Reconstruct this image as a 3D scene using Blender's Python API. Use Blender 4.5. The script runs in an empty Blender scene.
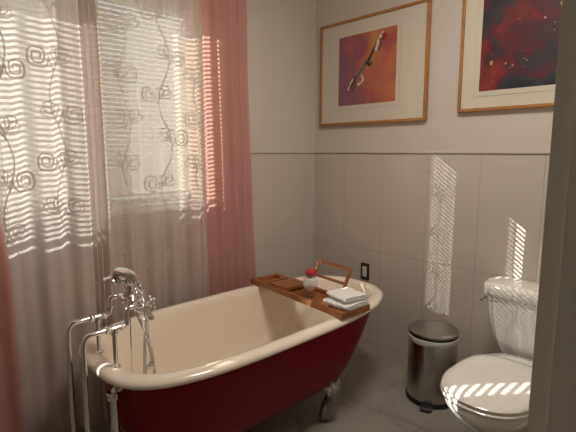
import bpy, bmesh, math, random
from mathutils import Vector, Matrix, noise
PI = math.pi
random.seed(7)
SC = bpy.context.scene
FILL = 19.0  # strength of the fill dome added under the bathroom ceiling
COL = SC.collection

# ---------------------------------------------------------------- materials
def new_mat(name):
    m = bpy.data.materials.new(name); m.use_nodes = True
    nt = m.node_tree; nt.nodes.clear()
    out = nt.nodes.new('ShaderNodeOutputMaterial')
    return m, nt, out

def N(nt, t, **kw):
    n = nt.nodes.new(t)
    for k, v in kw.items():
        if k in n.inputs: n.inputs[k].default_value = v
        else: setattr(n, k, v)
    return n

def c4(c): return (c[0], c[1], c[2], 1)

def pbr(name, col, rough=.5, metal=0, var=.0, vscale=8, bump=0, bscale=60, coat=0, spec=.5, stretch=None, sss=0):
    m, nt, out = new_mat(name)
    b = N(nt, 'ShaderNodeBsdfPrincipled')
    b.inputs['Base Color'].default_value = c4(col); b.inputs['Roughness'].default_value = rough
    b.inputs['Metallic'].default_value = metal; b.inputs['Coat Weight'].default_value = coat
    b.inputs['Specular IOR Level'].default_value = spec
    b.inputs['Coat Roughness'].default_value = .05
    nt.links.new(b.outputs[0], out.inputs[0])
    tc = N(nt, 'ShaderNodeTexCoord'); mp = N(nt, 'ShaderNodeMapping')
    if stretch: mp.inputs['Scale'].default_value = stretch
    nt.links.new(tc.outputs['Object'], mp.inputs[0])
    if var > 0:
        nz = N(nt, 'ShaderNodeTexNoise', Scale=vscale, Detail=5.0)
        nt.links.new(mp.outputs[0], nz.inputs['Vector'])
        mx = N(nt, 'ShaderNodeMix', data_type='RGBA')
        mx.inputs[6].default_value = c4([x*(1-var) for x in col]); mx.inputs[7].default_value = c4([min(1, x*(1+var)) for x in col])
        nt.links.new(nz.outputs[0], mx.inputs[0]); nt.links.new(mx.outputs[2], b.inputs['Base Color'])
    if bump > 0:
        n2 = N(nt, 'ShaderNodeTexNoise', Scale=bscale, Detail=4.0)
        nt.links.new(mp.outputs[0], n2.inputs['Vector'])
        bp = N(nt, 'ShaderNodeBump', Strength=bump, Distance=.01)
        nt.links.new(n2.outputs[0], bp.inputs['Height']); nt.links.new(bp.outputs[0], b.inputs['Normal'])
    return m

def fabric(name, col, trans, transl, tcol=None, weave=None):
    """thin cloth: part open weave, part light passing through, part diffuse"""
    m, nt, out = new_mat(name)
    d = N(nt, 'ShaderNodeBsdfDiffuse', Color=c4(col)); t = N(nt, 'ShaderNodeBsdfTranslucent', Color=c4(tcol or col))
    mx = N(nt, 'ShaderNodeMixShader', Fac=transl)
    nt.links.new(d.outputs[0], mx.inputs[1]); nt.links.new(t.outputs[0], mx.inputs[2])
    last = mx
    if trans > 0:
        tr = N(nt, 'ShaderNodeBsdfTransparent'); m2 = N(nt, 'ShaderNodeMixShader', Fac=trans)
        nt.links.new(mx.outputs[0], m2.inputs[1]); nt.links.new(tr.outputs[0], m2.inputs[2]); last = m2
        if weave:   # woven bands of denser and looser thread along the width
            g = N(nt, 'ShaderNodeNewGeometry'); sp = N(nt, 'ShaderNodeSeparateXYZ')
            nt.links.new(g.outputs['Position'], sp.inputs[0])
            nz = N(nt, 'ShaderNodeTexNoise', noise_dimensions='1D', Scale=weave, Detail=3.0)
            nt.links.new(sp.outputs[0], nz.inputs['W'])
            mr = N(nt, 'ShaderNodeMapRange'); mr.inputs['From Min'].default_value = .35; mr.inputs['From Max'].default_value = .65
            mr.inputs['To Min'].default_value = trans-.045; mr.inputs['To Max'].default_value = trans+.045
            nt.links.new(nz.outputs[0], mr.inputs[0]); nt.links.new(mr.outputs[0], m2.inputs[0])
    nt.links.new(last.outputs[0], out.inputs[0])
    return m

def clear_glass(name, tint=(1, 1, 1), rough=0.0, ior=1.5):
    m, nt, out = new_mat(name)
    tr = N(nt, 'ShaderNodeBsdfTransparent', Color=c4(tint)); g = N(nt, 'ShaderNodeBsdfGlossy', Roughness=rough)
    fr = N(nt, 'ShaderNodeFresnel', IOR=ior); mx = N(nt, 'ShaderNodeMixShader')
    ge = N(nt, 'ShaderNodeNewGeometry'); sb = N(nt, 'ShaderNodeMath', operation='SUBTRACT'); sb.inputs[0].default_value = 1
    nt.links.new(ge.outputs['Backfacing'], sb.inputs[1]); mu = N(nt, 'ShaderNodeMath', operation='MULTIPLY')
    nt.links.new(fr.outputs[0], mu.inputs[0]); nt.links.new(sb.outputs[0], mu.inputs[1])
    nt.links.new(mu.outputs[0], mx.inputs[0]); nt.links.new(tr.outputs[0], mx.inputs[1]); nt.links.new(g.outputs[0], mx.inputs[2])
    nt.links.new(mx.outputs[0], out.inputs[0])
    return m

def wood(name, c1, c2, rough=.4, axis=(1, 12, 12), sc=3):
    m, nt, out = new_mat(name)
    b = N(nt, 'ShaderNodeBsdfPrincipled', Roughness=rough)
    tc = N(nt, 'ShaderNodeTexCoord'); mp = N(nt, 'ShaderNodeMapping'); mp.inputs['Scale'].default_value = axis
    nz = N(nt, 'ShaderNodeTexNoise', Scale=sc, Detail=6.0, Distortion=.6)
    cr = N(nt, 'ShaderNodeValToRGB'); cr.color_ramp.elements[0].position = .3; cr.color_ramp.elements[1].position = .7
    cr.color_ramp.elements[0].color = c4(c1); cr.color_ramp.elements[1].color = c4(c2)
    L = nt.links.new
    L(tc.outputs['Object'], mp.inputs[0]); L(mp.outputs[0], nz.inputs['Vector']); L(nz.outputs[0], cr.inputs[0])
    L(cr.outputs[0], b.inputs['Base Color']); L(b.outputs[0], out.inputs[0])
    return m

def tile_wall(name, axis, off, pitch, col, grout, rough):
    """large glossy wall tiles: vertical joints every `pitch` along axis from `off`, one row joint at z .725"""
    m, nt, out = new_mat(name); L = nt.links.new
    b = N(nt, 'ShaderNodeBsdfPrincipled', Roughness=rough)
    g = N(nt, 'ShaderNodeNewGeometry'); sp = N(nt, 'ShaderNodeSeparateXYZ'); L(g.outputs['Position'], sp.inputs[0])
    def M(op, a, bb=None):
        n = N(nt, 'ShaderNodeMath', operation=op)
        for i, v in enumerate((a, bb)):
            if v is None: continue
            if isinstance(v, (int, float)): n.inputs[i].default_value = v
            else: L(v, n.inputs[i])
        return n.outputs[0]
    u = M('ADD', M('DIVIDE', M('SUBTRACT', sp.outputs[axis], off), pitch), .5)
    du = M('MULTIPLY', M('ABSOLUTE', M('SUBTRACT', M('FRACT', M('ADD', u, 40)), .5)), pitch)
    v = M('ADD', M('DIVIDE', M('SUBTRACT', sp.outputs[2], .725), .66), .5)
    dv = M('MULTIPLY', M('ABSOLUTE', M('SUBTRACT', M('FRACT', M('ADD', v, 40)), .5)), .66)
    d = M('MINIMUM', du, dv)
    mr = N(nt, 'ShaderNodeMapRange'); mr.inputs['From Min'].default_value = .0012; mr.inputs['From Max'].default_value = .0028
    L(d, mr.inputs[0])
    nz = N(nt, 'ShaderNodeTexNoise', Scale=2.5, Detail=6.0, Distortion=1.0); L(g.outputs['Position'], nz.inputs['Vector'])
    mv = N(nt, 'ShaderNodeMix', data_type='RGBA'); mv.inputs[6].default_value = c4([x*.95 for x in col]); mv.inputs[7].default_value = c4([x*1.04 for x in col])
    L(nz.outputs[0], mv.inputs[0])
    mx = N(nt, 'ShaderNodeMix', data_type='RGBA'); mx.inputs[6].default_value = c4(grout); L(mr.outputs[0], mx.inputs[0]); L(mv.outputs[2], mx.inputs[7])
    L(mx.outputs[2], b.inputs['Base Color'])
    n2 = N(nt, 'ShaderNodeTexNoise', Scale=5.0, Detail=1.0); L(g.outputs['Position'], n2.inputs['Vector'])
    hh = M('ADD', M('MULTIPLY', mr.outputs[0], .25), M('MULTIPLY', n2.outputs[0], .5))
    bp = N(nt, 'ShaderNodeBump', Strength=.35, Distance=.004); L(hh, bp.inputs['Height']); L(bp.outputs[0], b.inputs['Normal'])
    L(b.outputs[0], out.inputs[0])
    return m

def stone_floor(name):
    m, nt, out = new_mat(name); L = nt.links.new
    b = N(nt, 'ShaderNodeBsdfPrincipled', Roughness=.38)
    g = N(nt, 'ShaderNodeNewGeometry')
    n1 = N(nt, 'ShaderNodeTexNoise', Scale=2.2, Detail=8.0, Distortion=2.2); n1.inputs['Roughness'].default_value = .6
    L(g.outputs['Position'], n1.inputs['Vector'])
    cr = N(nt, 'ShaderNodeValToRGB'); e = cr.color_ramp.elements
    e[0].position = .34; e[0].color = (.22, .197, .172, 1); e[1].position = .62; e[1].color = (.33, .30, .265, 1)
    x = e.new(.47); x.color = (.30, .275, .24, 1)
    L(n1.outputs[0], cr.inputs[0])
    mp = N(nt, 'ShaderNodeMapping'); mp.inputs['Location'].default_value = (.28, .12, 0)
    L(g.outputs['Position'], mp.inputs[0])
    br = N(nt, 'ShaderNodeTexBrick', offset=.5); br.inputs['Color1'].default_value = (1, 1, 1, 1); br.inputs['Color2'].default_value = (.93, .93, .93, 1)
    br.inputs['Mortar'].default_value = (.72, .70, .67, 1); br.inputs['Scale'].default_value = 1.0; br.inputs['Mortar Size'].default_value = .0022
    br.inputs['Brick Width'].default_value = .6; br.inputs['Row Height'].default_value = .6
    L(mp.outputs[0], br.inputs['Vector'])
    mu = N(nt, 'ShaderNodeMix', data_type='RGBA', blend_type='MULTIPLY'); mu.inputs[0].default_value = 1
    L(cr.outputs[0], mu.inputs[6]); L(br.outputs[0], mu.inputs[7]); L(mu.outputs[2], b.inputs['Base Color'])
    L(b.outputs[0], out.inputs[0])
    return m

def art_mat(name, stops, scale=2.5, dist=2.0, grad=None, seed=0):
    m, nt, out = new_mat(name); L = nt.links.new
    b = N(nt, 'ShaderNodeBsdfPrincipled', Roughness=.6)
    tc = N(nt, 'ShaderNodeTexCoord'); mp = N(nt, 'ShaderNodeMapping'); mp.inputs['Location'].default_value = (seed, seed, seed)
    L(tc.outputs['Object'], mp.inputs[0])
    n1 = N(nt, 'ShaderNodeTexNoise', Scale=scale, Detail=7.0, Distortion=dist); L(mp.outputs[0], n1.inputs['Vector'])
    sp = N(nt, 'ShaderNodeSeparateXYZ'); L(tc.outputs['Object'], sp.inputs[0])
    a = N(nt, 'ShaderNodeMath', operation='MULTIPLY_ADD'); a.inputs[1].default_value = grad[0]; L(sp.outputs[1], a.inputs[0]); L(n1.outputs[0], a.inputs[2])
    c = N(nt, 'ShaderNodeMath', operation='MULTIPLY_ADD'); c.inputs[1].default_value = grad[1]; L(sp.outputs[2], c.inputs[0]); L(a.outputs[0], c.inputs[2])
    cr = N(nt, 'ShaderNodeValToRGB'); e = cr.color_ramp.elements
    e[0].position, e[0].color = stops[0][0], c4(stops[0][1]); e[1].position, e[1].color = stops[-1][0], c4(stops[-1][1])
    for p, co in stops[1:-1]:
        x = e.new(p); x.color = c4(co)
    L(c.outputs[0], cr.inputs[0]); L(cr.outputs[0], b.inputs['Base Color']); L(b.outputs[0], out.inputs[0])
    return m

MT = dict(
    paint=pbr('wall_paint', (.60, .55, .485), .45, bump=.05, bscale=120),
    ceil=pbr('ceiling_paint', (.75, .73, .7), .8),
    tileR=tile_wall('wall_tile_right', 1, 1.411, .3235, (.57, .51, .455), (.43, .385, .34), .11),
    tileL=tile_wall('wall_tile_left', 0, 2.063, .3235, (.57, .51, .455), (.43, .385, .34), .11),
    captrim=pbr('tile_cap', (.54, .485, .43), .15),
    floor=stone_floor('marble_floor'),
    jamb=pbr('jamb_paint', (.72, .70, .64), .35),
    white=pbr('window_white', (.75, .73, .69), .4),
    slat=fabric('blind_slat', (.80, .77, .70), 0, .5, (.90, .85, .74)),
    rail=pbr('blind_rail', (.78, .75, .7), .4),
    cord=pbr('blind_cord', (.8, .78, .72), .7),
    glassp=clear_glass('window_glass', (.96, .98, .98)),
    sheer=fabric('sheer_cloth', (.77, .65, .595), .28, .40, (.70, .64, .555), weave=26),
    sheer_dense=fabric('sheer_cloth_gathered', (.77, .65, .60), .14, .42, (.67, .63, .585), weave=26),
    thread=fabric('embroidery_thread', (.62, .55, .51), 0, .0),
    rose=fabric('rose_cloth', (.68, .39, .355), 0, .45, (.80, .47, .41)),
    enamel=pbr('cream_enamel', (.86, .755, .63), .14, coat=.4, bump=0),
    red=pbr('deep_red_paint', (.19, .002, .010), .40, coat=.0, spec=.22),
    iron=pbr('aged_pewter', (.34, .325, .31), .36, metal=.85, var=.6, vscale=70, bump=.9, bscale=90),
    chrome=pbr('chrome', (.78, .77, .76), .09, metal=1),
    hose=pbr('ribbed_chrome', (.60, .59, .58), .25, metal=1, bump=1, bscale=300, stretch=(.05, .05, 1)),
    tray=wood('oiled_wood', (.20, .065, .02), (.36, .135, .045), .38, (9, 1.2, 9), 5),
    goldwood=wood('honey_wood_frame', (.30, .13, .035), (.44, .22, .07), .35, (9, 3, 3), 5),
    mat=pbr('cream_mat', (.72, .66, .54), .8),
    matline=pbr('mat_bevel', (.40, .34, .25), .7),
    picglass=clear_glass('picture_glass', (.97, .97, .97)),
    towel=pbr('white_terry', (.86, .84, .81), .95, bump=.6, bscale=420),
    jar=clear_glass('jar_glass', (.93, .95, .93), 0, 1.5),
    salts=pbr('white_bath_salts', (.80, .76, .69), .8, var=.2, vscale=160, bump=.8, bscale=160),
    rosered=pbr('red_rose', (.50, .02, .035), .5),
    cork=pbr('brown_stopper', (.30, .14, .06), .6),
    bronze=pbr('dark_bronze', (.09, .065, .05), .3, metal=.6),
    ivory=pbr('ivory_plastic', (.72, .68, .62), .35),
    porcelain=pbr('porcelain', (.80, .775, .73), .08, coat=.5),
    seat=pbr('seat_plastic', (.82, .79, .74), .12, coat=.3),
    steel=pbr('brushed_steel', (.46, .44, .42), .27, metal=1, bump=.12, bscale=120, stretch=(1, 1, .02)),
    lidsteel=pbr('brushed_lid', (.42, .40, .38), .33, metal=1, bump=.08, bscale=200),
    black=pbr('black_plastic', (.012, .012, .012), .4),
    bag=pbr('white_bag', (.72, .70, .67), .5),
    heater=pbr('heater_enamel', (.62, .56, .50), .4),
    dark=pbr('dark_gap', (.02, .02, .02), .8),
    hallfloor=wood('hall_boards', (.16, .08, .04), (.26, .15, .08), .45, (1, 9, 1), 3),
)

# ---------------------------------------------------------------- mesh helpers
def nb(): return bmesh.new()

def box(bm, x0, x1, y0, y1, z0, z1, bev=0, seg=2, mi=0):
    r = bmesh.ops.create_cube(bm, size=1)
    vs = r['verts']
    for v in vs:
        v.co = Vector(((x0+x1)/2+v.co.x*(x1-x0), (y0+y1)/2+v.co.y*(y1-y0), (z0+z1)/2+v.co.z*(z1-z0)))
    fs = set(f for v in vs for f in v.link_faces)
    if bev > 0:
        es = list(set(e for v in vs for e in v.link_edges))
        rr = bmesh.ops.bevel(bm, geom=es, offset=bev, segments=seg, affect='EDGES', profile=.6)
        fs = set(rr['faces']) | set(f for f in fs if f.is_valid)
    for f in fs:
        if f.is_valid: f.material_index = mi

def loft(bm, rings, cap0=False, cap1=False, closed=True, mi=0):
    vr = [[bm.verts.new(p) for p in r] for r in rings]
    n = len(vr[0])
    for a, b in zip(vr, vr[1:]):
        for i in range(n if closed else n-1):
            j = (i+1) % n
            try:
                f = bm.faces.new((a[i], a[j], b[j], b[i])); f.material_index = mi
            except ValueError: pass
    if cap0:
        f = bm.faces.new(vr[0][::-1]); f.material_index = mi
    if cap1:
        f = bm.faces.new(vr[-1]); f.material_index = mi
    return vr

def frame_for(d):
    d = d.normalized(); up = Vector((0, 0, 1)) if abs(d.z) < .9 else Vector((1, 0, 0))
    a = d.cross(up).normalized(); return a, d.cross(a).normalized()

def smooth_path(pts, sub=6):
    P = [Vector(p) for p in pts]; out = []
    for i in range(len(P)-1):
        p0 = P[max(i-1, 0)]; p1 = P[i]; p2 = P[i+1]; p3 = P[min(i+2, len(P)-1)]
        for k in range(sub):
            t = k/sub
            out.append(.5*((2*p1)+(-p0+p2)*t+(2*p0-5*p1+4*p2-p3)*t*t+(-p0+3*p1-3*p2+p3)*t**3))
    out.append(P[-1]); return out

def tube(bm, pts, r, seg=12, caps=True, mi=0, flat=1.0):
    P = [Vector(p) for p in pts]; rings = []; n = len(P)
    a = None
    for i, p in enumerate(P):
        d = (P[min(i+1, n-1)]-P[max(i-1, 0)])
        if a is None: a, b = frame_for(d)
        else:
            d = d.normalized(); a = (a-d*a.dot(d)).normalized(); b = d.cross(a)
        rr = r[i] if isinstance(r, (list, tuple)) else r
        rings.append([p+a*math.cos(2*PI*k/seg)*rr+b*math.sin(2*PI*k/seg)*rr*flat for k in range(seg)])
    loft(bm, rings, caps, caps, mi=mi)

def lathe(bm, prof, c=(0, 0, 0), axis=(0, 0, 1), seg=32, cap=True, mi=0):
    ax = Vector(axis).normalized(); a, b = frame_for(ax); c = Vector(c)
    rings = [[c+ax*h+(a*math.cos(2*PI*k/seg)+b*math.sin(2*PI*k/seg))*max(r, 1e-4) for k in range(seg)] for r, h in prof]
    loft(bm, rings, cap, cap, mi=mi)

def ball(bm, c, r, sc=(1, 1, 1), mi=0, u=14, v=10):
    rr = bmesh.ops.create_uvsphere(bm, u_segments=u, v_segments=v, radius=r)
    for w in rr['verts']: w.co = Vector((w.co.x*sc[0]+c[0], w.co.y*sc[1]+c[1], w.co.z*sc[2]+c[2]))
    for f in set(f for w in rr['verts'] for f in w.link_faces): f.material_index = mi

def rot_bm(bm, ang, axis, c):
    bmesh.ops.rotate(bm, verts=bm.verts, cent=Vector(c), matrix=Matrix.Rotation(ang, 3, axis))

def world_origin(o):
    v = Vector((0, 0, 0))
    while o is not None: v += o.location; o = o.parent
    return v

def obj(name, bm, mats, parent=None, loc=None, smooth=True, angle=40, local=False, weld=False):
    """link bm (world coordinates unless local) as one mesh object"""
    if weld: bmesh.ops.remove_doubles(bm, verts=bm.verts, dist=1e-5)
    bmesh.ops.recalc_face_normals(bm, faces=bm.faces)
    o0 = world_origin(parent) if parent is not None else Vector(loc or (0, 0, 0))
    if not local:
        bmesh.ops.translate(bm, verts=bm.verts, vec=-o0)
    me = bpy.data.meshes.new(name); bm.to_mesh(me); bm.free()
    for m in (mats if isinstance(mats, (list, tuple)) else [mats]): me.materials.append(m)
    if smooth:
        me.polygons.foreach_set('use_smooth', [True]*len(me.polygons))
        me.set_sharp_from_angle(angle=math.radians(angle))
    o = bpy.data.objects.new(name, me); COL.objects.link(o)
    if parent is not None: o.parent = parent
    elif loc is not None: o.location = loc
    return o

def tag(o, label=None, cat=None, group=None, kind=None):
    for k, v in (('label', label), ('category', cat), ('group', group), ('kind', kind)):
        if v: o[k] = v
    return o

def thing(name, loc, label, cat, group=None, rz=0):
    e = bpy.data.objects.new(name, None); COL.objects.link(e); e.location = loc; e.rotation_euler = (0, 0, rz)
    e.empty_display_size = .1
    return tag(e, label, cat, group)

def struct(name, bm, m, **kw):
    o = obj(name, bm, m, smooth=False, **kw); o['kind'] = 'structure'; return o

def subsurf(o, lv=2):
    m = o.modifiers.new('sub', 'SUBSURF'); m.levels = lv; m.render_levels = lv

# ---------------------------------------------------------------- the room
WX, WY, CH = 2.485, 2.36, 2.65         # inner faces of the picture wall and the window wall
NY = .262                               # inner face of the door wall
X0 = -1.25                              # inner face of the far-left wall
W1 = (-.57, .745); W2 = (.88, 1.50)    # the two window openings in x
WZ = (1.085, 2.26)

bm = nb(); box(bm, X0-.15, WX+.15, .14, WY+.15, -.1, 0); struct('floor', bm, MT['floor'])
bm = nb(); box(bm, -1.5, WX+.15, -1.9, .14, -.1, 0); struct('floor_hall', bm, MT['hallfloor'])
bm = nb(); box(bm, -1.5, WX+.15, -1.9, WY+.15, CH, CH+.1); struct('ceiling', bm, MT['ceil'])

bm = nb()
box(bm, X0-.15, WX+.15, WY, WY+.15, 0, WZ[0]); box(bm, X0-.15, WX+.15, WY, WY+.15, WZ[1], CH)
box(bm, X0-.15, W1[0], WY, WY+.15, WZ[0], WZ[1]); box(bm, W1[1], W2[0], WY, WY+.15, WZ[0], WZ[1]); box(bm, W2[1], WX+.15, WY, WY+.15, WZ[0], WZ[1])
wl = struct('wall_left', bm, MT['paint'])
bm = nb(); box(bm, W2[1]+.09, WX, WY-.009, WY, 0, 1.388); struct('tile', bm, MT['tileL'], parent=wl)
bm = nb(); box(bm, X0, W2[1]+.09, WY-.009, WY, 0, 1.05); struct('tile', bm, MT['tileL'], parent=wl)
bm = nb(); box(bm, W2[1]+.09, WX, WY-.017, WY, 1.388, 1.402, .004); struct('tile_cap', bm, MT['captrim'], parent=wl)

bm = nb(); box(bm, WX, WX+.15, .14, WY, 0, CH); wr = struct('wall_right', bm, MT['paint'])
bm = nb(); box(bm, WX-.009, WX, NY, WY-.009, 0, 1.388); struct('tile', bm, MT['tileR'], parent=wr)
bm = nb(); box(bm, WX-.017, WX, NY, WY-.017, 1.388, 1.402, .004); struct('tile_cap', bm, MT['captrim'], parent=wr)

bm = nb(); box(bm, X0-.15, X0, .14, WY, 0, CH); struct('wall_far', bm, MT['paint'])
DX0, DX1, DH = -.12, .885, 2.08        # the doorway the camera stands in
bm = nb(); box(bm, X0-.15, DX0, .14, NY, 0, CH); box(bm, DX1, WX+.15, .14, NY, 0, CH); box(bm, DX0, DX1, .14, NY, DH, CH)
struct('wall_near', bm, MT['paint'])
bm = nb(); box(bm, -1.6, -1.5, -1.9, .14, 0, CH); struct('wall_hall_left', bm, MT['paint'])
bm = nb(); box(bm, WX+.05, WX+.15, -1.9, .14, 0, CH); struct('wall_hall_right', bm, MT['paint'])
bm = nb(); box(bm, -1.6, WX+.15, -2.0, -1.9, 0, CH); struct('wall_behind', bm, MT['paint'])
bm = nb(); box(bm, -1.6, X0-.15, .14, .24, 0, CH); struct('wall_hall_near', bm, MT['paint'])
# door jamb: lining, stop and casings
bm = nb()
for s, xe in ((1, DX1), (-1, DX0)):
    a, b = sorted((xe, xe-s*.016)); box(bm, a, b, .125, NY+.001, 0, DH, .002)
    a, b = sorted((xe-s*.016, xe-s*.030)); box(bm, a, b, .14, .229, 0, DH-.016, .003)
    a, b = sorted((xe-s*.006, xe+s*.065)); box(bm, a, b, .121, .138, 0, DH+.06, .004)
box(bm, DX0, DX1, .125, NY+.001, DH-.016, DH)
struct('trim_1', bm, MT['jamb'])

# windows: frame, sill, sash, glass
def window(n, x0, x1):
    bm = nb()
    yi, yo = WY, WY+.15
    for a, b in ((x0, x0+.03), (x1-.03, x1)): box(bm, a, b, yi-.001, yo, WZ[0], WZ[1], .002)
    box(bm, x0, x1, yi-.001, yo, WZ[1]-.03, WZ[1], .002); box(bm, x0, x1, yi-.001, yo, WZ[0], WZ[0]+.02, .002)
    o = struct('window_%d' % n, bm, MT['white'])
    bm = nb(); ys = yi+.10
    zm = (WZ[0]+WZ[1])/2
    for z0, z1, yy in ((WZ[0]+.02, WZ[1]-.03, ys-.02),):
        for a, b in ((x0+.03, x0+.065), (x1-.065, x1-.03)): box(bm, a, b, yy, yy+.028, z0, z1, .002)
        box(bm, x0+.03, x1-.03, yy, yy+.028, z0, z0+.035, .002); box(bm, x0+.03, x1-.03, yy, yy+.028, z1-.035, z1, .002)
    struct('sash', bm, MT['white'], parent=o)
    bm = nb(); box(bm, x0+.06, x1-.06, ys-.008, ys-.004, WZ[0]+.05, WZ[1]-.06)
    struct('pane', bm, MT['glassp'], parent=o)
window(1, *W1); window(2, *W2)
bm = nb(); box(bm, W1[0]-.08, W2[1]+.08, WY-.045, WY+.02, WZ[0]-.022, WZ[0], .005); struct('trim_2', bm, MT['white'])
bm = nb()
box(bm, W1[0]-.085, W1[0]+.002, WY-.02, WY, WZ[0], WZ[1]+.08, .003); box(bm, W2[1]-.002, W2[1]+.085, WY-.02, WY, WZ[0], WZ[1]+.08, .003)
box(bm, W1[0], W2[1], WY-.02, WY, WZ[1], WZ[1]+.08, .003); box(bm, W1[1]-.003, W2[0]+.003, WY-.02, WY, WZ[0], WZ[1], .003)
struct('trim_3', bm, MT['white'])

bm = nb(); box(bm, -1.5, 3.2, WY+.15, WY+.53, 2.50, 2.62); struct('trim_4', bm, MT['white'])
# venetian blinds
PITCH = .0245
def blind(x0, x1, label):
    yb = WY+.030
    t = thing('venetian_blind', ((x0+x1)/2, yb, WZ[0]+.02), label, 'blind', 'white venetian blinds behind the sheer curtains')
    bm = nb(); z = WZ[1]-.075; a = math.radians(58)
    while z > WZ[0]+.075:
        ring = []
        for k in range(5):
            u = (k/4-.5)*.0263; ly = u; lz = .0016*(1-(2*k/4-1)**2)
            yy = yb+ly*math.cos(a)-lz*math.sin(a); zz = z+ly*math.sin(a)+lz*math.cos(a)
            ring.append((yy, zz))
        r0 = [Vector((x0+.008, y, zz)) for y, zz in ring]; r1 = [Vector((x1-.008, y, zz)) for y, zz in ring]
        loft(bm, [r0, r1], closed=False)
        z -= PITCH
    obj('slats', bm, MT['slat'], t)
    bm = nb(); box(bm, x0+.004, x1-.004, yb-.018, yb+.016, WZ[1]-.065, WZ[1]-.031, .003); obj('head_rail', bm, MT['rail'], t)
    bm = nb(); box(bm, x0+.008, x1-.008, yb-.012, yb+.012, z+.002, z+.014, .003); zr = z; obj('bottom_rail', bm, MT['rail'], t)
    for f in (.14, .5, .86):
        bm = nb(); xx = x0+(x1-x0)*f
        for dy in (-.0125, .0125): tube(bm, [(xx, yb+dy, zr+.01), (xx, yb+dy, WZ[1]-.05)], .0009, 5)
        obj('ladder_cord', bm, MT['cord'], t)
blind(W1[0]+.032, W1[1]-.032, 'white venetian blind in the left window, cool daylight behind, near the left curtain')
blind(W2[0]+.032, W2[1]-.032, 'white venetian blind in the right window, warm glow, next to the rose curtain')

# baseboard heater under the windows
t = thing('baseboard_heater', (1.0, WY-.01, .03), 'long beige baseboard heater on the wall behind the sheer curtain hems', 'heater')
bm = nb(); xs = (-.1, 1.42)
prof = [(WY-.011, .04), (WY-.011, .235), (WY-.055, .235), (WY-.078, .215), (WY-.078, .085), (WY-.066, .06), (WY-.05, .06), (WY-.05, .04)]
loft(bm, [[Vector((x, y, z)) for y, z in prof] for x in xs], True, True); obj('cover', bm, MT['heater'], t, angle=20)
bm = nb(); box(bm, xs[0]+.03, xs[1]-.03, WY-.079, WY-.05, .19, .206); obj('slot', bm, MT['dark'], t)
for x in xs:
    bm = nb(); box(bm, x-.012, x+.012, WY-.082, WY-.011, .03, .238, .003); obj('end_cap', bm, MT['heater'], t)

# ---------------------------------------------------------------- curtains
def wave(x, z, y0, amp, lam, ph, zt):
    k = 2*PI/lam
    f = .55+.45*min(1, max(0, (zt-z)/1.6))
    w = math.sin(k*x+ph+.35*math.sin(2.3*z+ph))+.35*math.sin(2.17*k*x+1.7*ph+.4*z)+.18*noise.noise(Vector((x*9, z*1.2, ph)))
    return y0+amp*f*w
def curtain_sheet(x0, x1, zt, zb, fy, fx=None, nx=200, nz=60):
    bm = nb(); rows = []
    for j in range(nz+1):
        z = zb+(zt-zb)*j/nz; row = []
        for i in range(nx+1):
            x = x0+(x1-x0)*i/nx
            if fx: x = fx(x, z)
            row.append(Vector((x, fy(x, z), z)))
        rows.append(row)
    loft(bm, rows, closed=False)
    return bm
ZT = 2.50
def ribbon(bm, pts, w, fy, off):
    P = [Vector((p[0], 0, p[1])) for p in pts]; L = []; R = []
    for i, p in enumerate(P):
        d = P[min(i+1, len(P)-1)]-P[max(i-1, 0)]
        if d.length < 1e-7: continue
        d.normalize(); n = Vector((-d.z, 0, d.x))*w/2
        for s, arr in ((1, L), (-1, R)):
            q = p+n*s; arr.append(Vector((q.x, fy(q.x, q.z)+off, q.z)))
    loft(bm, [L, R], closed=False)
def vines(cx_list, x0, x1, z0, z1, fy, sc=1.0):
    bm = nb(); w = .0050
    def clip(pts): return [p for p in pts if x0+.006 < p[0] < x1-.006 and z0+.02 < p[1] < z1]
    def rb(pts, ww=w):
        pts = clip(pts)
        if len(pts) > 2: ribbon(bm, pts, ww, fy, -.0022)
    for ci, cx in enumerate(cx_list):
        ph = random.uniform(0, 6); per = .46
        vx = lambda z: cx+.028*math.sin(2*PI*z/per+ph)
        z = z0+.03
        rb([(vx(z0+i*.012), z0+i*.012) for i in range(int((z1-z0)/.012))], .0046)
        zz = z0+random.uniform(.02, .15); side = 1 if ci % 2 else -1
        while zz < z1-.05:
            # rounded-square spiral bud on a short stalk
            s = side; bx, bz = vx(zz)+s*.066*sc, zz+.05; R0 = random.uniform(.038, .045)*sc; pts = []
            th0 = random.uniform(-.3, .3)+(PI if s > 0 else 0)
            for i in range(60):
                th = i/59*2*PI*2.1; r = R0*(1-.75*i/59)
                c, sn = math.cos(th*s+th0), math.sin(th*s+th0); e = (abs(c)**3+abs(sn)**3)**(-1/3)
                pts.append((bx+r*e*c, bz+r*e*sn*1.12))
            rb(pts)
            rb([(vx(zz)+(pts[0][0]-vx(zz))*t/8, zz+(pts[0][1]-zz)*(t/8)**1.6) for t in range(9)])
            # leafy sprout on the other side
            s = -side; z2 = zz+.02
            for a, ln in ((.55, .075), (.95, .085), (1.35, .07)):
                q = []
                for i in range(22):
                    u = i/21; rr = ln*sc*math.sin(u*PI*.5); aa = a+.55*math.sin(u*PI)
                    q.append((vx(z2)+s*rr*math.cos(aa), z2+rr*math.sin(aa)))
                for i in range(14):
                    u = i/13; rr = ln*sc*(1-u*.75); aa = a-.25*math.sin(u*PI)
                    q.append((vx(z2)+s*rr*math.cos(aa), z2+rr*math.sin(aa)))
                rb(q, .0040)
            side = -side; zz += random.uniform(.20, .25)
    return bm
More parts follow.
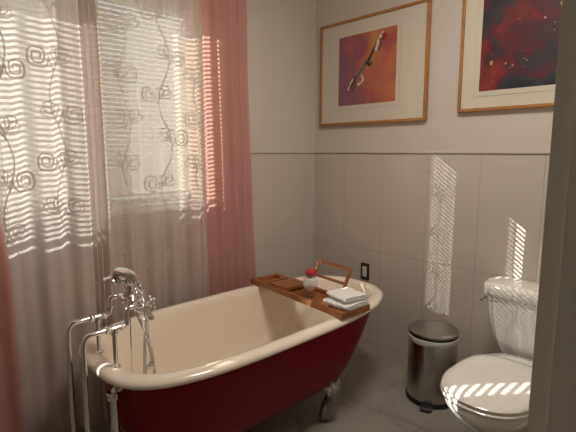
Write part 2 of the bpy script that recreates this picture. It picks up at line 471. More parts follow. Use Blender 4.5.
def sheer(x0, x1, zb, amp, lam, ph, y0, label, vx, gather=None):
    cm = MT['sheer_dense' if gather else 'sheer']
    t = thing('sheer_curtain', ((x0+x1)/2, y0, zb), label, 'curtain', 'pale embroidered sheer curtains')
    def fy(x, z):
        y = wave(x, z, y0, amp, lam, ph, ZT)
        if gather:
            u = min(1, max(0, (x-gather)/.02)); y += .020*u*math.sin(2*PI*(x-gather)/.030+.5*math.sin(3*z))
        return y
    obj('cloth', curtain_sheet(x0, x1, ZT, zb, fy, nx=int((x1-x0)*(700 if gather else 360)), nz=50), cm, t, angle=180)
    obj('embroidery', vines(vx, x0, x1, zb, 2.44, fy), MT['thread'], t, angle=180)
    bm = nb()
    for a, b in ((x0, x0+.012), (x1-.012, x1)):
        rows = []
        for j in range(41):
            z = zb+(ZT-zb)*j/40; rows.append([Vector((x, fy(x, z)-.0015, z)) for x in (a, (a+b)/2, b)])
        loft(bm, rows, closed=False)
    rows = [[Vector((x0+(x1-x0)*i/120, fy(x0+(x1-x0)*i/120, z)-.0015, z)) for i in range(121)] for z in (zb, zb+.02, zb+.04)]
    loft(bm, rows, closed=False)
    obj('hem', bm, cm, t, angle=180)
sheer(.24, .835, .06, .013, .155, .6, 2.155, 'pale embroidered sheer curtain over the left window, beside the left rose drape', [.42, .63], gather=.735)
sheer(.835, 1.436, .06, .014, .13, 2.2, 2.236, 'pale embroidered sheer curtain over the right window, touching the right rose drape', [.97, 1.19, 1.39])

def drape(x0, x1, zb, amp, lam, ph, y0, label, spread):
    fy = lambda x, z: wave(x, z, y0, amp, lam, ph, ZT)
    xm = spread[0]
    fx = lambda x, z: x+(x-xm)*spread[1]*min(spread[2], max(0, 1.9-z))
    bm = curtain_sheet(x0, x1, ZT, zb, lambda x, z: y0, nx=int((x1-x0)*420), nz=50)
    for v in bm.verts:
        x, z = v.co.x, v.co.z
        v.co = Vector((fx(x, z), fy(x, z), z))
    o = obj('rose_curtain', bm, MT['rose'], None, loc=((x0+x1)/2, y0, zb), angle=180)
    return tag(o, label, 'curtain', 'rose pink drapes beside the window')
drape(1.372, 1.783, .04, .0155, .115, 1.1, 2.282, 'rose pink pleated drape at the right end of the window, behind the tub', (1.38, .085, 9))
drape(.08, .29, .04, .016, .11, .4, 2.125, 'rose pink drape at the left end of the window, cut by the photo edge', (.08, .5, .95))
t = thing('curtain_rod', (.85, 2.21, ZT+.01), 'long bronze curtain rod above the window carrying the drapes', 'curtain rod')
bm = nb(); tube(bm, [(-.25, 2.21, ZT+.024), (1.95, 2.21, ZT+.024)], .011, 16); obj('rod', bm, MT['bronze'], t)
for x in (-.26, 1.96):
    bm = nb(); ball(bm, (x, 2.21, ZT+.024), .022); obj('finial', bm, MT['bronze'], t)
for x in (-.2, .8, 1.9):
    bm = nb(); box(bm, x-.008, x+.008, 2.20, WY, ZT+.004, ZT+.014, .002); obj('bracket', bm, MT['bronze'], t)

# ---------------------------------------------------------------- pictures
def stroke(bm, pts, ws, x, mi):
    P = smooth_path([(x, a, b) for a, b in pts], 5); L, R = [], []
    for i, p in enumerate(P):
        d = (P[min(i+1, len(P)-1)]-P[max(i-1, 0)]).normalized(); n = Vector((0, -d.z, d.y))
        u = i/(len(P)-1); w = (ws[0]*(1-u)+ws[1]*u)*(.6+.8*abs(noise.noise(p*40)))/2
        L.append(p+n*w); R.append(p-n*w)
    loft(bm, [L, R], closed=False, mi=mi)
def blob(bm, y, z, r, x, mi):
    vs = []
    for k in range(9):
        a = 2*PI*k/9; rr = r*random.uniform(.6, 1.2); vs.append(bm.verts.new((x, y+rr*math.cos(a), z+rr*math.sin(a))))
    bm.faces.new(vs).material_index = mi
def col(name, c): return pbr(name, c, .5)
PW = [col('paint_white', (.75, .68, .62)), col('paint_dark', (.04, .03, .05)), col('paint_red', (.45, .02, .02)), col('paint_ochre', (.55, .33, .08)), col('paint_slate', (.12, .13, .17))]
def picture(y0, y1, z0, z1, art, stops, grad, seed, label, deco, fw=.017, roll=0):
    t = thing('framed_picture', (WX-.018, (y0+y1)/2, z0), label, 'picture', 'framed abstract pictures on the right wall')
    xf, xb = WX-.030, WX-.002
    bm = nb()
    for a, b, c, d in ((y0, y0+fw, z0, z1), (y1-fw, y1, z0, z1), (y0+fw, y1-fw, z0, z0+fw), (y0+fw, y1-fw, z1-fw, z1)): box(bm, xf, xb, a, b, c, d, .0025)
    obj('frame', bm, MT['goldwood'], t)
    bm = nb(); box(bm, WX-.020, WX-.010, y0+fw, y1-fw, z0+fw, z1-fw)
    a0, a1, b0, b1 = art
    box(bm, WX-.0212, WX-.0195, a0-.028, a1+.028, b0-.028, b1+.028, mi=1); box(bm, WX-.0218, WX-.0195, a0-.0265, a1+.0265, b0-.0265, b1+.0265)
    obj('mat', bm, [MT['mat'], MT['matline']], t, smooth=False)
    bm = nb(); box(bm, WX-.0225, WX-.0195, a0, a1, b0, b1); deco(bm, a0, a1, b0, b1, WX-.0227)
    obj('artwork', bm, [art_mat('art_%d' % seed, stops, 4.5, 1.2, grad, seed)]+PW, t, smooth=False)
    bm = nb(); box(bm, WX-.0260, WX-.0245, y0+fw, y1-fw, z0+fw, z1-fw); obj('glass', bm, MT['picglass'], t, smooth=False)
    return t
def deco1(bm, a0, a1, b0, b1, x):
    w, h = a1-a0, b1-b0
    P = lambda u, v: (a1-u*w, b0+v*h)        # u: left to right as seen
    stroke(bm, [P(.22, .24), P(.33, .38), P(.46, .52), P(.55, .62), P(.64, .76), P(.73, .90)], (.018, .022), x, 2)
    stroke(bm, [P(.28, .36), P(.42, .48), P(.52, .60)], (.02, .03), x-.0001, 5)
    stroke(bm, [P(.66, .72), P(.71, .86), P(.78, .96)], (.034, .020), x-.0002, 1)
    stroke(bm, [P(.26, .20), P(.31, .30), P(.29, .42)], (.012, .02), x-.00035, 2); stroke(bm, [P(.48, .60), P(.56, .54), P(.60, .58)], (.014, .02), x-.00035, 2); stroke(bm, [P(.70, .70), P(.74, .80), P(.72, .88)], (.010, .014), x-.0004, 2); stroke(bm, [P(.14, .44), P(.17, .50)], (.008, .008), x-.0003, 3)
    stroke(bm, [P(.36, .28), P(.45, .34), P(.42, .42)], (.02, .012), x-.0002, 1)
    stroke(bm, [P(.18, .22), P(.24, .34), P(.30, .38)], (.012, .01), x-.0003, 1)
    blob(bm, *P(.80, .90), .022, x-.0003, 3); blob(bm, *P(.78, .86), .010, x-.0004, 2); blob(bm, *P(.10, .52), .007, x, 3); blob(bm, *P(.20, .66), .006, x, 3); blob(bm, *P(.55, .56), .012, x-.0003, 2)
def deco2(bm, a0, a1, b0, b1, x):
    w, h = a1-a0, b1-b0; random.seed(5)
    P = lambda u, v: (a1-u*w, b0+v*h)
    for k in range(22):
        blob(bm, *P(random.uniform(.1, .95), random.uniform(.05, .9)), random.uniform(.002, .006), x, random.choice((4, 4, 3, 1)))
    blob(bm, *P(.10, .28), .011, x, 4); blob(bm, *P(.22, .26), .007, x, 4); blob(bm, *P(.62, .74), .010, x, 4)
picture(1.43, 2.29, 1.585, 2.278, (1.648, 2.115, 1.715, 2.172),
        [(.40, (.25, .09, .15)), (.56, (.38, .09, .10)), (.68, (.48, .13, .09)), (.80, (.55, .19, .08)), (.93, (.58, .27, .07))], (-.9, .30), 1,
        'wood framed print of orange and pink paint with cream mat, left on the wall', deco1)
picture(.40, 1.233, 1.618, 2.32, (.515, 1.118, 1.722, 2.225),
        [(.38, (.012, .014, .02)), (.45, (.03, .035, .045)), (.51, (.075, .012, .025)), (.60, (.17, .012, .016)), (.70, (.27, .018, .02)), (.78, (.08, .008, .014))], (.30, -.12), 7,
        'wood framed print in dark red and black, right picture cut off by the door jamb', deco2)

# outlet
t = thing('wall_outlet', (WX-.009, 1.856, .512), 'dark bronze outlet plate with a pale insert on the tile above the tub end', 'outlet')
bm = nb(); box(bm, WX-.0155, WX-.009, 1.820, 1.892, .510, .630, .003); obj('plate', bm, MT['bronze'], t)
bm = nb(); box(bm, WX-.0185, WX-.0150, 1.838, 1.874, .534, .606, .002); ins = obj('insert', bm, MT['ivory'], t)
for z in (.552, .588):
    bm = nb(); box(bm, WX-.0188, WX-.0180, 1.854, 1.858, z-.005, z+.005, .0003); obj('socket', bm, MT['bronze'], ins)

# ---------------------------------------------------------------- the clawfoot tub
TX, TY = 1.35, 1.70
def outline(a1, a2, b, z, n=96, n1=3.6, n2=2.75, dy=0):
    r = []
    for k in range(n):
        th = 2*PI*k/n; c, s = math.cos(th), math.sin(th)
        a, e = (a2, n2) if c >= 0 else (a1, n1)
        nn = e*abs(c)**.5+3.2*(1-abs(c)**.5) if False else e
        rr = (abs(c/a)**nn+abs(s/b)**nn)**(-1/nn)
        r.append(Vector((TX+rr*c, TY+dy+rr*s, z)))
    return r
A1, A2, B = .803, .865, .39
tub = thing('clawfoot_bathtub', (TX, TY, 0), 'deep red clawfoot bathtub with a cream rolled rim beneath the curtained window', 'bathtub')
# basin and rolled rim in cream enamel
ins_ = [(.044, .566), (.028, .561), (.012, .563), (.002, .571), (0, .580), (.004, .589), (.014, .596), (.030, .600), (.048, .600), (.062, .596), (.070, .586), (.076, .560)]
rings = [outline(A1-d, A2-d, B-d, z) for d, z in ins_]
for a1, a2, b, z in ((.695, .765, .308, .50), (.665, .690, .298, .44), (.650, .615, .290, .36), (.628, .535, .272, .28), (.590, .460, .240, .225), (.50, .46, .185, .195), (.30, .28, .11, .183), (.05, .05, .02, .180)):
    rings.append(outline(a1, a2, b, z, n1=2.9, n2=2.5))
bm = nb(); loft(bm, rings, False, True); obj('basin', bm, MT['enamel'], tub, angle=180)
rings = []
for a1, a2, b, z, n1, n2 in ((.735, .822, .344, .568, 3.4, 2.75), (.715, .775, .342, .50, 3.5, 2.8), (.700, .700, .338, .42, 3.5, 3.0), (.685, .615, .328, .33, 3.5, 3.2), (.672, .540, .308, .255, 3.6, 3.5), (.655, .490, .284, .212, 3.8, 3.8), (.625, .450, .254, .188, 3.8, 3.8), (.56, .42, .22, .172, 3.5, 3.5), (.42, .30, .14, .165, 3, 3), (.2, .15, .08, .163, 3, 3)):
    rings.append(outline(a1, a2, b, z, n1=n1, n2=n2))
bm = nb(); loft(bm, rings, False, True); obj('outer_shell', bm, MT['red'], tub, angle=180)

def claw_foot(x, y, sy, sx):
    """ornate foot: leaf plate against the shell, scroll knee, narrow ankle, four toes on a ball"""
    bm = nb(); V = Vector
    o = lambda u, v, z: (x+u*sx, y+(v-.022+.062*min(1, max(0, (z-.06)/.12)))*sy, z)      # v grows outward from the tub
    tube(bm, smooth_path([o(0, -.045, .215), o(0, -.005, .200), o(0, .014, .165), o(0, .006, .115), o(0, .000, .075), o(0, .012, .045)], 5), [.020+.016*math.exp(-((i-9)/7)**2)-.004*(14 < i < 22) for i in range(26)], 12)
    for s in (-1, 1):      # leaf wings and scrolls
        tube(bm, smooth_path([o(0, .005, .16), o(s*.028, .002, .185), o(s*.052, -.012, .208), o(s*.066, -.022, .224)], 4), [.017, .017, .018, .019, .020, .020, .019, .018, .016, .013, .010, .007, .005], 9)
        ball(bm, o(s*.040, .012, .178), .013); ball(bm, o(s*.054, .0, .198), .012); ball(bm, o(s*.022, .020, .150), .012); ball(bm, o(s*.066, -.012, .212), .009)
    ball(bm, o(0, .022, .192), .016); ball(bm, o(0, .028, .160), .013); ball(bm, o(.012, .020, .120), .010); ball(bm, o(-.012, .02, .120), .010)
    ball(bm, o(0, .016, .030), .029, (1.15, 1.1, .95))
    for k, a in enumerate((-1.15, -.4, .4, 1.15)):
        dx, dv = math.sin(a), math.cos(a)
        tube(bm, smooth_path([o(dx*.010, .008+dv*.004, .075), o(dx*.026, .014+dv*.020, .058), o(dx*.036, .016+dv*.032, .032), o(dx*.034, .016+dv*.036, .008)], 4), [.011, .011, .0115, .012, .0125, .0125, .013, .0125, .012, .011, .010, .008, .006], 8)
    ob = obj('claw_foot', bm, MT['iron'], tub, angle=180)
    m = ob.modifiers.new('r', 'REMESH'); m.mode = 'VOXEL'; m.voxel_size = .0038; m.use_smooth_shade = True
    return ob
for x, sx in ((.90, 1), (1.638, 1)):
    claw_foot(x, 1.458, -1, sx)
    claw_foot(x, 1.942, 1, sx)
# drain and overflow outside the near end, chain and stopper inside
bm = nb()
tube(bm, smooth_path([(.632, 1.62, .50), (.612, 1.62, .495), (.602, 1.62, .48)], 4), .017, 14)
tube(bm, [(.602, 1.62, .485), (.602, 1.62, .10)], .0165, 16)
lathe(bm, [(.022, 0), (.026, .006), (.026, .026), (.022, .032)], (.602, 1.62, .462), (0, 0, 1), 16)
lathe(bm, [(.022, 0), (.024, .006), (.024, .022), (.020, .028)], (.602, 1.62, .30), (0, 0, 1), 16)
tube(bm, smooth_path([(.602, 1.62, .11), (.62, 1.63, .075), (.70, 1.66, .07), (.80, 1.69, .09), (.82, 1.70, .17)], 5), .017, 14)
lathe(bm, [(.03, 0), (.03, .012), (.018, .016)], (.602, 1.62, .0), (0, 0, 1), 20); tube(bm, [(.602, 1.62, .0), (.602, 1.62, .10)], .014, 14)
obj('overflow_pipe', bm, MT['chrome'], tub)
bm = nb(); lathe(bm, [(.03, 0), (.032, .004), (.024, .008), (.002, .010)], (.668, 1.62, .47), (1, 0, .15), 24); obj('overflow_plate', bm, MT['chrome'], tub)
bm = nb(); ch = smooth_path([(.742, 1.60, .80), (.744, 1.60, .74), (.745, 1.60, .65), (.745, 1.60, .575)], 20)
for i, p in enumerate(ch):
    if i % 1 == 0: ball(bm, p, .0024, u=6, v=5)
tube(bm, ch, .0011, 5)
cc = obj('drain_chain', bm, MT['chrome'], tub)
bm = nb(); lathe(bm, [(.002, .028), (.006, .026), (.006, .012), (.017, .009), (.020, .0)], (.745, 1.60, .548), (0, 0, 1), 18); obj('drain_stopper', bm, MT['ivory'], cc)

# ---------------------------------------------------------------- faucet
fa = thing('tub_faucet', (.61, 1.68, .60), 'chrome deck mounted tub faucet with bent supply pipes standing at the tub end', 'faucet')
ch = MT['chrome']; FX = .705; FZ = .815; RY = (1.765, 1.60)
for yy, yb in ((1.765, 1), (1.60, -1)):
    bm = nb(); tube(bm, [(.61, yy, .599), (.61, yy, .735)], .0085, 14); lathe(bm, [(.017, 0), (.017, .004), (.010, .009)], (.61, yy, .598), seg=20)
    obj('riser', bm, ch, fa)
    bm = nb()
    tube(bm, smooth_path([(.595, yy, .748), (.53, yy, .747), (.512, yy, .742), (.502, yy, .728), (.498, yy, .705)], 6)+[Vector((.492, yy, .30)), Vector((.488, yy, .0))], .0095, 14)
    lathe(bm, [(.013, 0), (.015, .003), (.015, .019), (.013, .022)], (.578, yy, .748), (1, 0, 0), 6)
    lathe(bm, [(.013, 0), (.015, .003), (.015, .030), (.012, .036)], (.4895, yy, .26), (0, 0, 1), 12)
    lathe(bm, [(.028, 0), (.028, .003), (.012, .012)], (.488, yy, 0), (0, 0, 1), 20)
    obj('supply_pipe', bm, ch, fa)
    bm = nb()
    tube(bm, [(.588, yy, .748), (.648, yy, .748)], .0105, 14); lathe(bm, [(.0135, 0), (.0145, .003), (.0145, .022), (.0135, .025)], (.61, yy, .727), (0, 0, 1), 16)
    lathe(bm, [(.012, 0), (.014, .002), (.014, .012), (.012, .014)], (.632, yy, .748), (1, 0, 0), 6)
    tube(bm, smooth_path([(.640, yy, .748), (.656, yy, .752), (.660, yy, .766), (.660, yy, .792), (.668, yy, FZ-.002), (FX-.015, yy, FZ), (FX-.002, yy-.004*yb, FZ), (FX, yy-.014*yb, FZ)], 5), .0098, 14)
    lathe(bm, [(.0115, 0), (.0135, .002), (.0135, .012), (.0115, .014)], (.660, yy, .770), (0, 0, 1), 6)
    obj('swing_elbow', bm, ch, fa)
bm = nb()
lathe(bm, [(.011, 0), (.014, .004), (.014, .018), (.012, .021), (.012, .035), (.019, .042), (.020, .060), (.016, .066), (.016, .098), (.020, .104), (.019, .122), (.012, .129), (.012, .143), (.014, .146), (.014, .160), (.011, .164)], (FX, 1.600, FZ), (0, 1, 0), 20)
ball(bm, (FX+.012, 1.682, FZ), .028, (1, 1, 1.05))
lathe(bm, [(.016, -.004), (.021, .006), (.021, .018), (.014, .022), (.014, .032), (.020, .037), (.020, .048), (.013, .054), (.012, .072)], (FX+.006, 1.682, FZ+.015), (0, 0, 1), 18)
obj('valve_body', bm, ch, fa)
bm = nb(); tube(bm, smooth_path([(FX+.005, 1.665, FZ-.02), (FX+.030, 1.660, FZ-.040), (FX+.058, 1.655, FZ-.052), (FX+.076, 1.652, FZ-.074)], 6), [.013-.00012*i for i in range(19)], 14)
lathe(bm, [(.0115, 0), (.0145, .002), (.0145, .012), (.0115, .014)], (FX+.077, 1.652, FZ-.090), (0, 0, 1), 16); obj('spout', bm, ch, fa)
bm = nb(); tube(bm, [(FX-.03, 1.60, .80), (FX-.035, 1.605, .52)], .0022, 8); obj('lift_rod', bm, ch, fa)
for yy in (1.735, 1.606):
    bm = nb(); hx = FX+.062; hz = FZ-.004
    tube(bm, [(FX, yy, hz), (hx, yy, hz)], [.011, .008], 12)
    lathe(bm, [(.008, -.012), (.011, -.006), (.011, .006), (.008, .010), (.002, .013)], (hx, yy, hz), (1, 0, 0), 14)
    for k in range(4):
        a = PI/4+k*PI/2; d = Vector((0, math.cos(a), math.sin(a)))
        c = Vector((hx, yy, hz)); tube(bm, [c+d*.006, c+d*.018, c+d*.024], [.0045, .0040, .0062], 9); ball(bm, c+d*.026, .0068, u=10, v=8)
    obj('cross_handle', bm, ch, fa)
bm = nb(); cz = .902
tube(bm, [(.706, 1.642, cz-.012), (.706, 1.722, cz-.012)], .007, 10)
for yy in (1.642, 1.722):
    tube(bm, smooth_path([(.706-.022, yy, cz+.016), (.706-.019, yy, cz-.002), (.706, yy, cz-.014), (.706+.019, yy, cz-.002), (.706+.022, yy, cz+.016)], 4), .0048, 8)
obj('cradle', bm, ch, fa)
# hand shower resting on the cradle
hs = thing('hand_shower', (.706, 1.682, .89), 'chrome telephone style hand shower with looping metal hose resting on the faucet cradle', 'hand shower')
hx = .706
bm = nb()
pth = smooth_path([(.712, 1.602, .900), (.710, 1.625, .916), (.702, 1.672, .928), (.690, 1.715, .930), (.680, 1.735, .922), (.674, 1.745, .906)], 6)
tube(bm, pth, [.0125+.0065*math.exp(-((i-15)/8)**2)+.002*(i > 25) for i in range(len(pth))], 16)
lathe(bm, [(.010, 0), (.0135, .003), (.0135, .013), (.010, .016)], (.712, 1.608, .903), (0, -1, -.6), 16)
obj('handle', bm, ch, hs)
bm = nb(); lathe(bm, [(.012, -.008), (.015, .002), (.022, .010), (.033, .016), (.037, .022), (.037, .028), (.033, .031), (.002, .032)], (.676, 1.742, .910), (-.45, -.15, -1), 28); obj('shower_head', bm, ch, hs)
bm = nb()
hp = smooth_path([(.712, 1.600, .897), (.722, 1.584, .870), (.724, 1.577, .82), (.722, 1.575, .75), (.716, 1.574, .68), (.712, 1.575, .60), (.712, 1.578, .50), (.722, 1.585, .40), (.745, 1.595, .355), (.765, 1.60, .40), (.760, 1.592, .50), (.748, 1.585, .60), (.728, 1.59, .70), (.715, 1.62, .76), (.715, 1.66, .785), (.717, 1.682, .80)], 10)
tube(bm, hp, [.0062+.0007*(i % 2) for i in range(len(hp))], 10); obj('hose', bm, MT['hose'], hs)

# ---------------------------------------------------------------- bath tray (local coordinates: x across, y along, origin on the rim)
TRZ = .6035
TRA = math.radians(-4.5)
tr = thing('bath_tray', (1.715, 1.70, TRZ), 'reddish wooden bath caddy tray laid across the far end of the tub', 'bath tray', rz=TRA)
def tb(name, boxes, mat='tray', par=None, bev=.003):
    bm = nb()
    for b_ in boxes: box(bm, *b_, bev)
    return obj(name, bm, MT[mat], par or tr, local=True)
hw = .098
tb('front_rail', [(-hw, -hw+.020, -.30, .27, .0, .030)])
tb('back_rail', [(hw-.020, hw, -.30, .27, .0, .030)])
tb('base', [(-hw+.02+i*.0265, -hw+.02+i*.0265+.022, -.29, .26, .002, .009) for i in range(6)], bev=.0015)
tb('near_extension', [(-hw-.004, hw+.004, -.392, -.300, .0, .032)], bev=.004)
tb('far_extension', [(-hw-.004, -hw+.022, .265, .385, .0, .028), (hw-.022, hw+.004, .265, .385, .0, .028), (-hw+.018, hw-.018, .361, .385, .0, .028), (-hw+.018, hw-.018, .265, .29, .0, .028)])
tb('phone_ledge', [(-hw+.012, hw-.008, .075, .215, .018, .040)], bev=.004)
# book rack leaning back from the rear rail
bm = nb(); th = math.radians(27)
def rk(y0, y1, s0, s1):
    vs = []
    b2 = nb(); box(b2, -.006, .006, y0, y1, s0, s1, .002)
    rot_bm(b2, th, 'Y', (0, 0, 0)); bmesh.ops.translate(b2, verts=b2.verts, vec=Vector((hw+.002, 0, .022)))
    me = bpy.data.meshes.new('t'); b2.to_mesh(me); b2.free(); bm.from_mesh(me); bpy.data.meshes.remove(me)
rk(-.198, -.180, 0, .163); rk(.057, .075, 0, .163); rk(-.180, .057, .145, .163); rk(-.180, .057, .062, .078)
obj('book_rack', bm, MT['tray'], tr, local=True)

# glass jar
Mtr = Matrix.Translation((1.715, 1.70, TRZ)) @ Matrix.Rotation(TRA, 4, 'Z')
def onT(x, y, z=0): return Mtr @ Vector((x, y, z))
jp = onT(-.008, -.055, .009)
j = thing('glass_jar', jp, 'small clear urn jar of white bath salts topped with a red rose, on the tray', 'jar')
bm = nb(); JP = [(0.0256, 0.0), (0.0268, 0.0035), (0.0122, 0.0118), (0.011, 0.0212), (0.0195, 0.0307), (0.0342, 0.0472), (0.0439, 0.0684), (0.0439, 0.085), (0.0342, 0.1038), (0.022, 0.1133), (0.0195, 0.1204), (0.0244, 0.1251)]
lathe(bm, JP, jp, seg=32, cap=True); obj('bowl', bm, MT['jar'], j, angle=60)
bm = nb(); lathe(bm, [(0.0049, 0.026), (0.0159, 0.033), (0.0305, 0.0484), (0.0396, 0.0684), (0.0396, 0.0838), (0.0305, 0.1015), (0.0122, 0.1062)], jp, seg=28); obj('bath_salts', bm, MT['salts'], j)
bm = nb(); lathe(bm, [(0.0171, 0.1109), (0.0207, 0.118), (0.0232, 0.1263), (0.0207, 0.1333), (0.0098, 0.1369)], jp, seg=20); obj('stopper', bm, MT['cork'], j)
bm = nb()
for ring_, (n_, rr, hh, sz) in enumerate(((6, .014, .137, .013), (5, .009, .145, .011), (1, 0, .151, .010))):
    for k in range(n_):
        a = 2*PI*k/n_+ring_*.5; ball(bm, (jp.x+rr*math.cos(a), jp.y+rr*math.sin(a), jp.z+hh), sz, (1, 1, .95))
obj('red_rose', bm, MT['rosered'], j)

# folded towels stacked on the near end of the tray
def towel(cx, cy, z0, L, W, layers, lh, rz, label, seed):
    o_ = onT(cx, cy); loc = (o_.x, o_.y, z0)
    prof = []
    hl = L/2
    for i in range(layers):
        s = 1 if i % 2 == 0 else -1
        inset = random.uniform(0, .008)
        us = [(-hl+inset)*s+(2*hl-inset)*s*k/10 for k in range(11)]
        for u in us: prof.append((u, (i+.5)*lh))
        if i < layers-1:
            for a in (-40, 0, 40): prof.append((hl*s+math.cos(math.radians(a))*lh*.5*s, (i+1)*lh+math.sin(math.radians(a))*lh*.5))
    bm = nb(); rows = []
    for v in range(15):
        vv = (v/14-.5)*W; row = []
        for u, z in prof:
            nz = noise.noise(Vector((u*22+seed, vv*22, z*30)))
            row.append(Vector((u*(1+.09*noise.noise(Vector((vv*30, seed, z*60))))+.0025*nz, vv+.003*noise.noise(Vector((u*25, seed, z*90))), z+.0028*nz*(z/(layers*lh)+.25))))
        rows.append(row)
    loft(bm, rows, closed=False)
    o = obj('folded_towel', bm, MT['towel'], None, loc=loc, local=True, angle=180)
    o.rotation_euler = (0, 0, rz)
    m = o.modifiers.new('s', 'SOLIDIFY'); m.thickness = lh*.84; m.offset = 0
    subsurf(o, 1)
    return tag(o, label, 'towel', 'folded white towels on the bath tray')
zt = TRZ+.032
towel(.005, -.315, zt+.001, .158, .165, 3, .0098, TRA+.06, 'white folded towel at the bottom of the stack on the wooden tray end', 1)
towel(.012, -.312, zt+.033, .138, .150, 3, .0098, TRA-.10, 'white folded towel on top of the stack, sunlit, above another towel', 5)

# ---------------------------------------------------------------- trash can
cx, cy = 2.245, 1.198
t = thing('trash_can', (cx, cy, 0), 'round brushed steel pedal trash can with white bag edge beside the toilet', 'trash can')
R0 = .133
bm = nb(); lathe(bm, [(R0+.004, 0), (R0+.006, .004), (R0+.006, .022), (R0+.001, .028)], (cx, cy, 0), seg=48); obj('base_ring', bm, MT['black'], t)
bm = nb(); lathe(bm, [(R0, .026), (R0, .370), (R0-.003, .374)], (cx, cy, 0), seg=64); obj('body', bm, MT['steel'], t)
bm = nb()
rg = []
for r, z in ((R0+.001, .352), (R0+.004, .360), (R0+.006, .374), (R0+.004, .384), (R0-.01, .388)):
    rg.append([Vector((cx+(r+.0025*noise.noise(Vector((math.cos(a)*5, math.sin(a)*5, z*20))))*math.cos(a), cy+(r)*math.sin(a), z+(.006*noise.noise(Vector((math.cos(a)*3, math.sin(a)*3, 2))) if z < .365 else 0))) for a in [2*PI*k/64 for k in range(64)]])
loft(bm, rg); obj('bag_edge', bm, MT['bag'], t)
bm = nb(); lathe(bm, [(R0-.006, .384), (R0+.003, .386), (R0+.003, .400), (R0-.004, .405)], (cx, cy, 0), seg=64); obj('lid_rim', bm, MT['black'], t)
bm = nb(); lathe(bm, [(R0+.004, .399), (R0+.003, .408), (R0-.010, .415), (R0-.04, .420), (.04, .424), (.002, .425)], (cx, cy, 0), seg=64); obj('lid', bm, MT['lidsteel'], t)
bm = nb(); d = Vector((-.93, -.36, 0)).normalized(); s = Vector((-d.y, d.x, 0)); c0 = Vector((cx, cy, 0))
rg = []
for k, (r, w, z0, z1) in enumerate(((R0-.01, .030, .012, .022), (R0+.02, .032, .010, .020), (R0+.045, .030, .006, .018), (R0+.052, .024, .006, .014))):
    c = c0+d*r; rg.append([c+s*w+Vector((0, 0, z0)), c-s*w+Vector((0, 0, z0)), c-s*w+Vector((0, 0, z1)), c+s*w+Vector((0, 0, z1))])
loft(bm, rg, True, True); obj('pedal', bm, MT['black'], t)
bm = nb()
a0_ = math.atan2(-.15, -.98)
box(bm, cx-.012, cx+.012, cy-R0-.012, cy-R0+.01, .03, .035); bm.free()

# ---------------------------------------------------------------- toilet (faces -x, back to the picture wall)
CY = .70
tl = thing('toilet', (2.0, CY, 0), 'white two piece toilet with closed lid next to the steel trash can', 'toilet')
def egg(xf, xb, w, z, n=56, sq=2.3):
    """closed outline, rounded front at xf, squarer back at xb"""
    r = []; xm = xf+(xb-xf)*.46
    for k in range(n):
        th = 2*PI*k/n; c, s = math.cos(th), math.sin(th)
        a, e = (xb-xm, 3.4) if c > 0 else (xm-xf, sq)
        rr = (abs(c/a)**e+abs(s/w)**e)**(-1/e); r.append(Vector((xm+rr*c, CY+rr*s, z)))
    return r
bm = nb()
rg = [egg(1.86, 2.36, .115, .0), egg(1.855, 2.36, .118, .012), egg(1.88, 2.36, .105, .05), egg(1.87, 2.34, .10, .12), egg(1.80, 2.32, .115, .20), egg(1.70, 2.30, .150, .28), egg(1.635, 2.28, .175, .335), egg(1.61, 2.27, .186, .370), egg(1.607, 2.27, .188, .388), egg(1.615, 2.265, .184, .397), egg(1.66, 2.23, .15, .400)]
loft(bm, rg, True, True); obj('bowl', bm, MT['porcelain'], tl, angle=180)
bm = nb(); rg = [egg(1.618, 2.10, .180, .400), egg(1.606, 2.11, .190, .404), egg(1.604, 2.11, .191, .412), egg(1.612, 2.105, .186, .418), egg(1.68, 2.06, .13, .419)]
loft(bm, rg, True, True); obj('seat', bm, MT['seat'], tl, angle=60)
bm = nb(); rg = [egg(1.620, 2.10, .180, .421), egg(1.610, 2.112, .188, .424), egg(1.608, 2.112, .189, .431), egg(1.618, 2.108, .183, .438), egg(1.66, 2.08, .155, .443), egg(1.76, 2.02, .09, .446)]
loft(bm, rg, True, True); obj('lid', bm, MT['seat'], tl, angle=60)
for s in (-1, 1):
    bm = nb(); box(bm, 2.095, 2.135, CY+s*.075-.018, CY+s*.075+.018, .398, .432, .007, 3); obj('hinge', bm, MT['seat'], tl)
def rrect(x0, x1, w0, w1, z, r=.04, n=8, bow=.0):
    """rounded rectangle, half width w0 at x0 (front), w1 at x1 (back)"""
    pts = []
    for (px, w, sy, a0) in ((x1, w1, 1, 0), (x0, w0, 1, 90), (x0, w0, -1, 180), (x1, w1, -1, 270)):
        ex = px-r if px == x1 else px+r; ey = CY+sy*(w-r)
        for k in range(n+1):
            a = math.radians(a0+90*k/n); pts.append(Vector((ex+r*math.cos(a), ey+r*math.sin(a), z)))
    out = []
    for p in pts:
        if p.x < (x0+x1)/2: p.x -= bow*(1-((p.y-CY)/w0)**2)
        out.append(p)
    return out
bm = nb()
rg = [rrect(2.325, 2.46, .150, .150, .352, .03), rrect(2.315, 2.465, .165, .165, .360, .035), rrect(2.300, 2.465, .198, .198, .44, .035, bow=.022), rrect(2.285, 2.465, .226, .226, .56, .035, bow=.03), rrect(2.280, 2.465, .240, .240, .672, .035, bow=.034)]
loft(bm, rg, True, True); obj('tank', bm, MT['porcelain'], tl, angle=50)
bm = nb()
rg = [rrect(2.272, 2.468, .250, .250, .668, .035, bow=.036), rrect(2.266, 2.470, .256, .256, .674, .038, bow=.036), rrect(2.266, 2.470, .256, .256, .718, .038, bow=.036), rrect(2.272, 2.468, .251, .251, .730, .036, bow=.036), rrect(2.290, 2.455, .233, .233, .735, .03, bow=.03)]
loft(bm, rg, True, True); obj('tank_lid', bm, MT['porcelain'], tl, angle=50)
bm = nb()
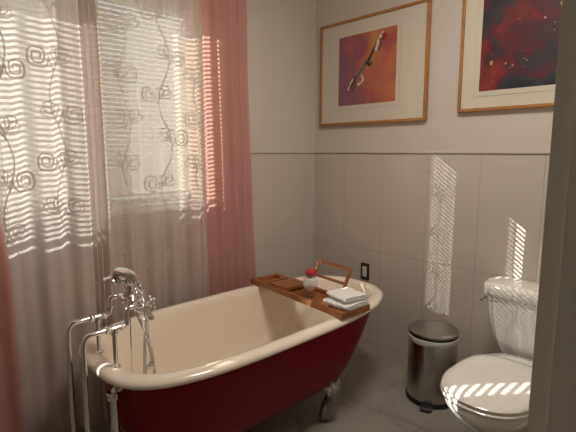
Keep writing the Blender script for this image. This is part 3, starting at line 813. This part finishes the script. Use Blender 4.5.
lathe(bm, [(.020, 0), (.020, .007), (.015, .012), (.011, .022), (.002, .024)], (2.330, CY+.233, .640), (0, 1, 0), 20)
tube(bm, smooth_path([(2.330, CY+.251, .640), (2.318, CY+.256, .639), (2.300, CY+.258, .635), (2.285, CY+.258, .630)], 4), [.008]*5+[.009]*4+[.010]*4, 10, flat=.7)
obj('flush_lever', bm, MT['chrome'], tl)
# added fill light: unseen glowing dome that raises the bathroom brightness
t = thing('added_fill_light', (1.35, .85, CH-.08), 'added large round fill light under the ceiling over the middle of the bathroom', 'added fill light')
bm = nb(); lathe(bm, [(.27, .08), (.27, .05), (.26, .045)], (1.35, .85, CH-.08), seg=48); obj('base_plate', bm, MT['white'], t)
m, nt, out = new_mat('fill_glow'); em = N(nt, 'ShaderNodeEmission', Color=(1, .93, .84, 1), Strength=FILL); nt.links.new(em.outputs[0], out.inputs[0])
bm = nb(); lathe(bm, [(.25, .046), (.245, .03), (.20, .010), (.1, .001), (.001, 0)], (1.35, .85, CH-.08), seg=48); obj('fill_dome', bm, m, t)
# added dim fill light in the hall, unseen, brightens the door jamb
t = thing('added_hall_fill_light', (.4, -1.0, CH-.09), 'added dim round fill light under the hallway ceiling behind the doorway', 'added fill light')
bm = nb(); lathe(bm, [(.16, .09), (.16, .07), (.15, .06)], (.4, -1.0, CH-.09), seg=40); obj('base_plate', bm, MT['white'], t)
m, nt, out = new_mat('hall_fill_glow'); em = N(nt, 'ShaderNodeEmission', Color=(1, .92, .80, 1), Strength=1.6); nt.links.new(em.outputs[0], out.inputs[0])
bm = nb(); lathe(bm, [(.145, .062), (.142, .04), (.11, .015), (.05, .002), (.001, 0)], (.4, -1.0, CH-.09), seg=40); obj('fill_dome', bm, m, t)

# ---------------------------------------------------------------- outdoors and light
bm = nb(); box(bm, -40, 40, WY+.9, 60, -1.2, -1.1)
o = obj('ground_outside', bm, pbr('lawn', (.16, .20, .09), .9, var=.3, vscale=3), smooth=False); o['kind'] = 'structure'
w = bpy.data.worlds.new('World'); SC.world = w; w.use_nodes = True; nt = w.node_tree; nt.nodes.clear()
out = nt.nodes.new('ShaderNodeOutputWorld'); bg = nt.nodes.new('ShaderNodeBackground')
tc = nt.nodes.new('ShaderNodeTexCoord'); sp = nt.nodes.new('ShaderNodeSeparateXYZ'); cr = nt.nodes.new('ShaderNodeValToRGB')
nt.links.new(tc.outputs['Generated'], sp.inputs[0]); nt.links.new(sp.outputs[2], cr.inputs[0])
e = cr.color_ramp.elements; e[0].position = 0; e[0].color = (.95, .93, .90, 1); e[1].position = .9; e[1].color = (.45, .62, .95, 1)
x = e.new(.15); x.color = (.88, .92, .97, 1)
nt.links.new(cr.outputs[0], bg.inputs[0]); bg.inputs[1].default_value = 1.1; nt.links.new(bg.outputs[0], out.inputs[0])
sl = bpy.data.lights.new('sun', 'SUN'); sl.energy = 6; sl.angle = math.radians(.12); sl.color = (1, .95, .87)
so = bpy.data.objects.new('sun', sl); COL.objects.link(so); so.location = (-2, 6, 4)
so.rotation_euler = Vector((1.22, -1.0, -.73)).to_track_quat('-Z', 'Y').to_euler()

# ---------------------------------------------------------------- camera
cam = bpy.data.cameras.new('camera'); cam.sensor_width = 36; cam.lens = 447/576*36; cam.clip_start = .02
co = bpy.data.objects.new('camera', cam); COL.objects.link(co)
co.location = (0, 0, 1.4)
az = math.atan2(483, 451.6); pitch = math.atan2(64.4, 447)
fwd = Vector((math.cos(az)*math.cos(pitch), math.sin(az)*math.cos(pitch), -math.sin(pitch)))
co.rotation_euler = fwd.to_track_quat('-Z', 'Y').to_euler()
SC.camera = co
SC.view_settings.view_transform = 'Standard'; SC.view_settings.look = 'None'; SC.view_settings.gamma = 1
SC.view_settings.exposure = .78
SC.cycles.max_bounces = 12; SC.cycles.transparent_max_bounces = 16; SC.cycles.diffuse_bounces = 6
SC.cycles.use_denoising = True; SC.cycles.denoising_input_passes = 'RGB_ALBEDO_NORMAL'; SC.cycles.denoising_prefilter = 'ACCURATE'
SC.cycles.use_adaptive_sampling = False
SC.cycles.sample_clamp_indirect = 6
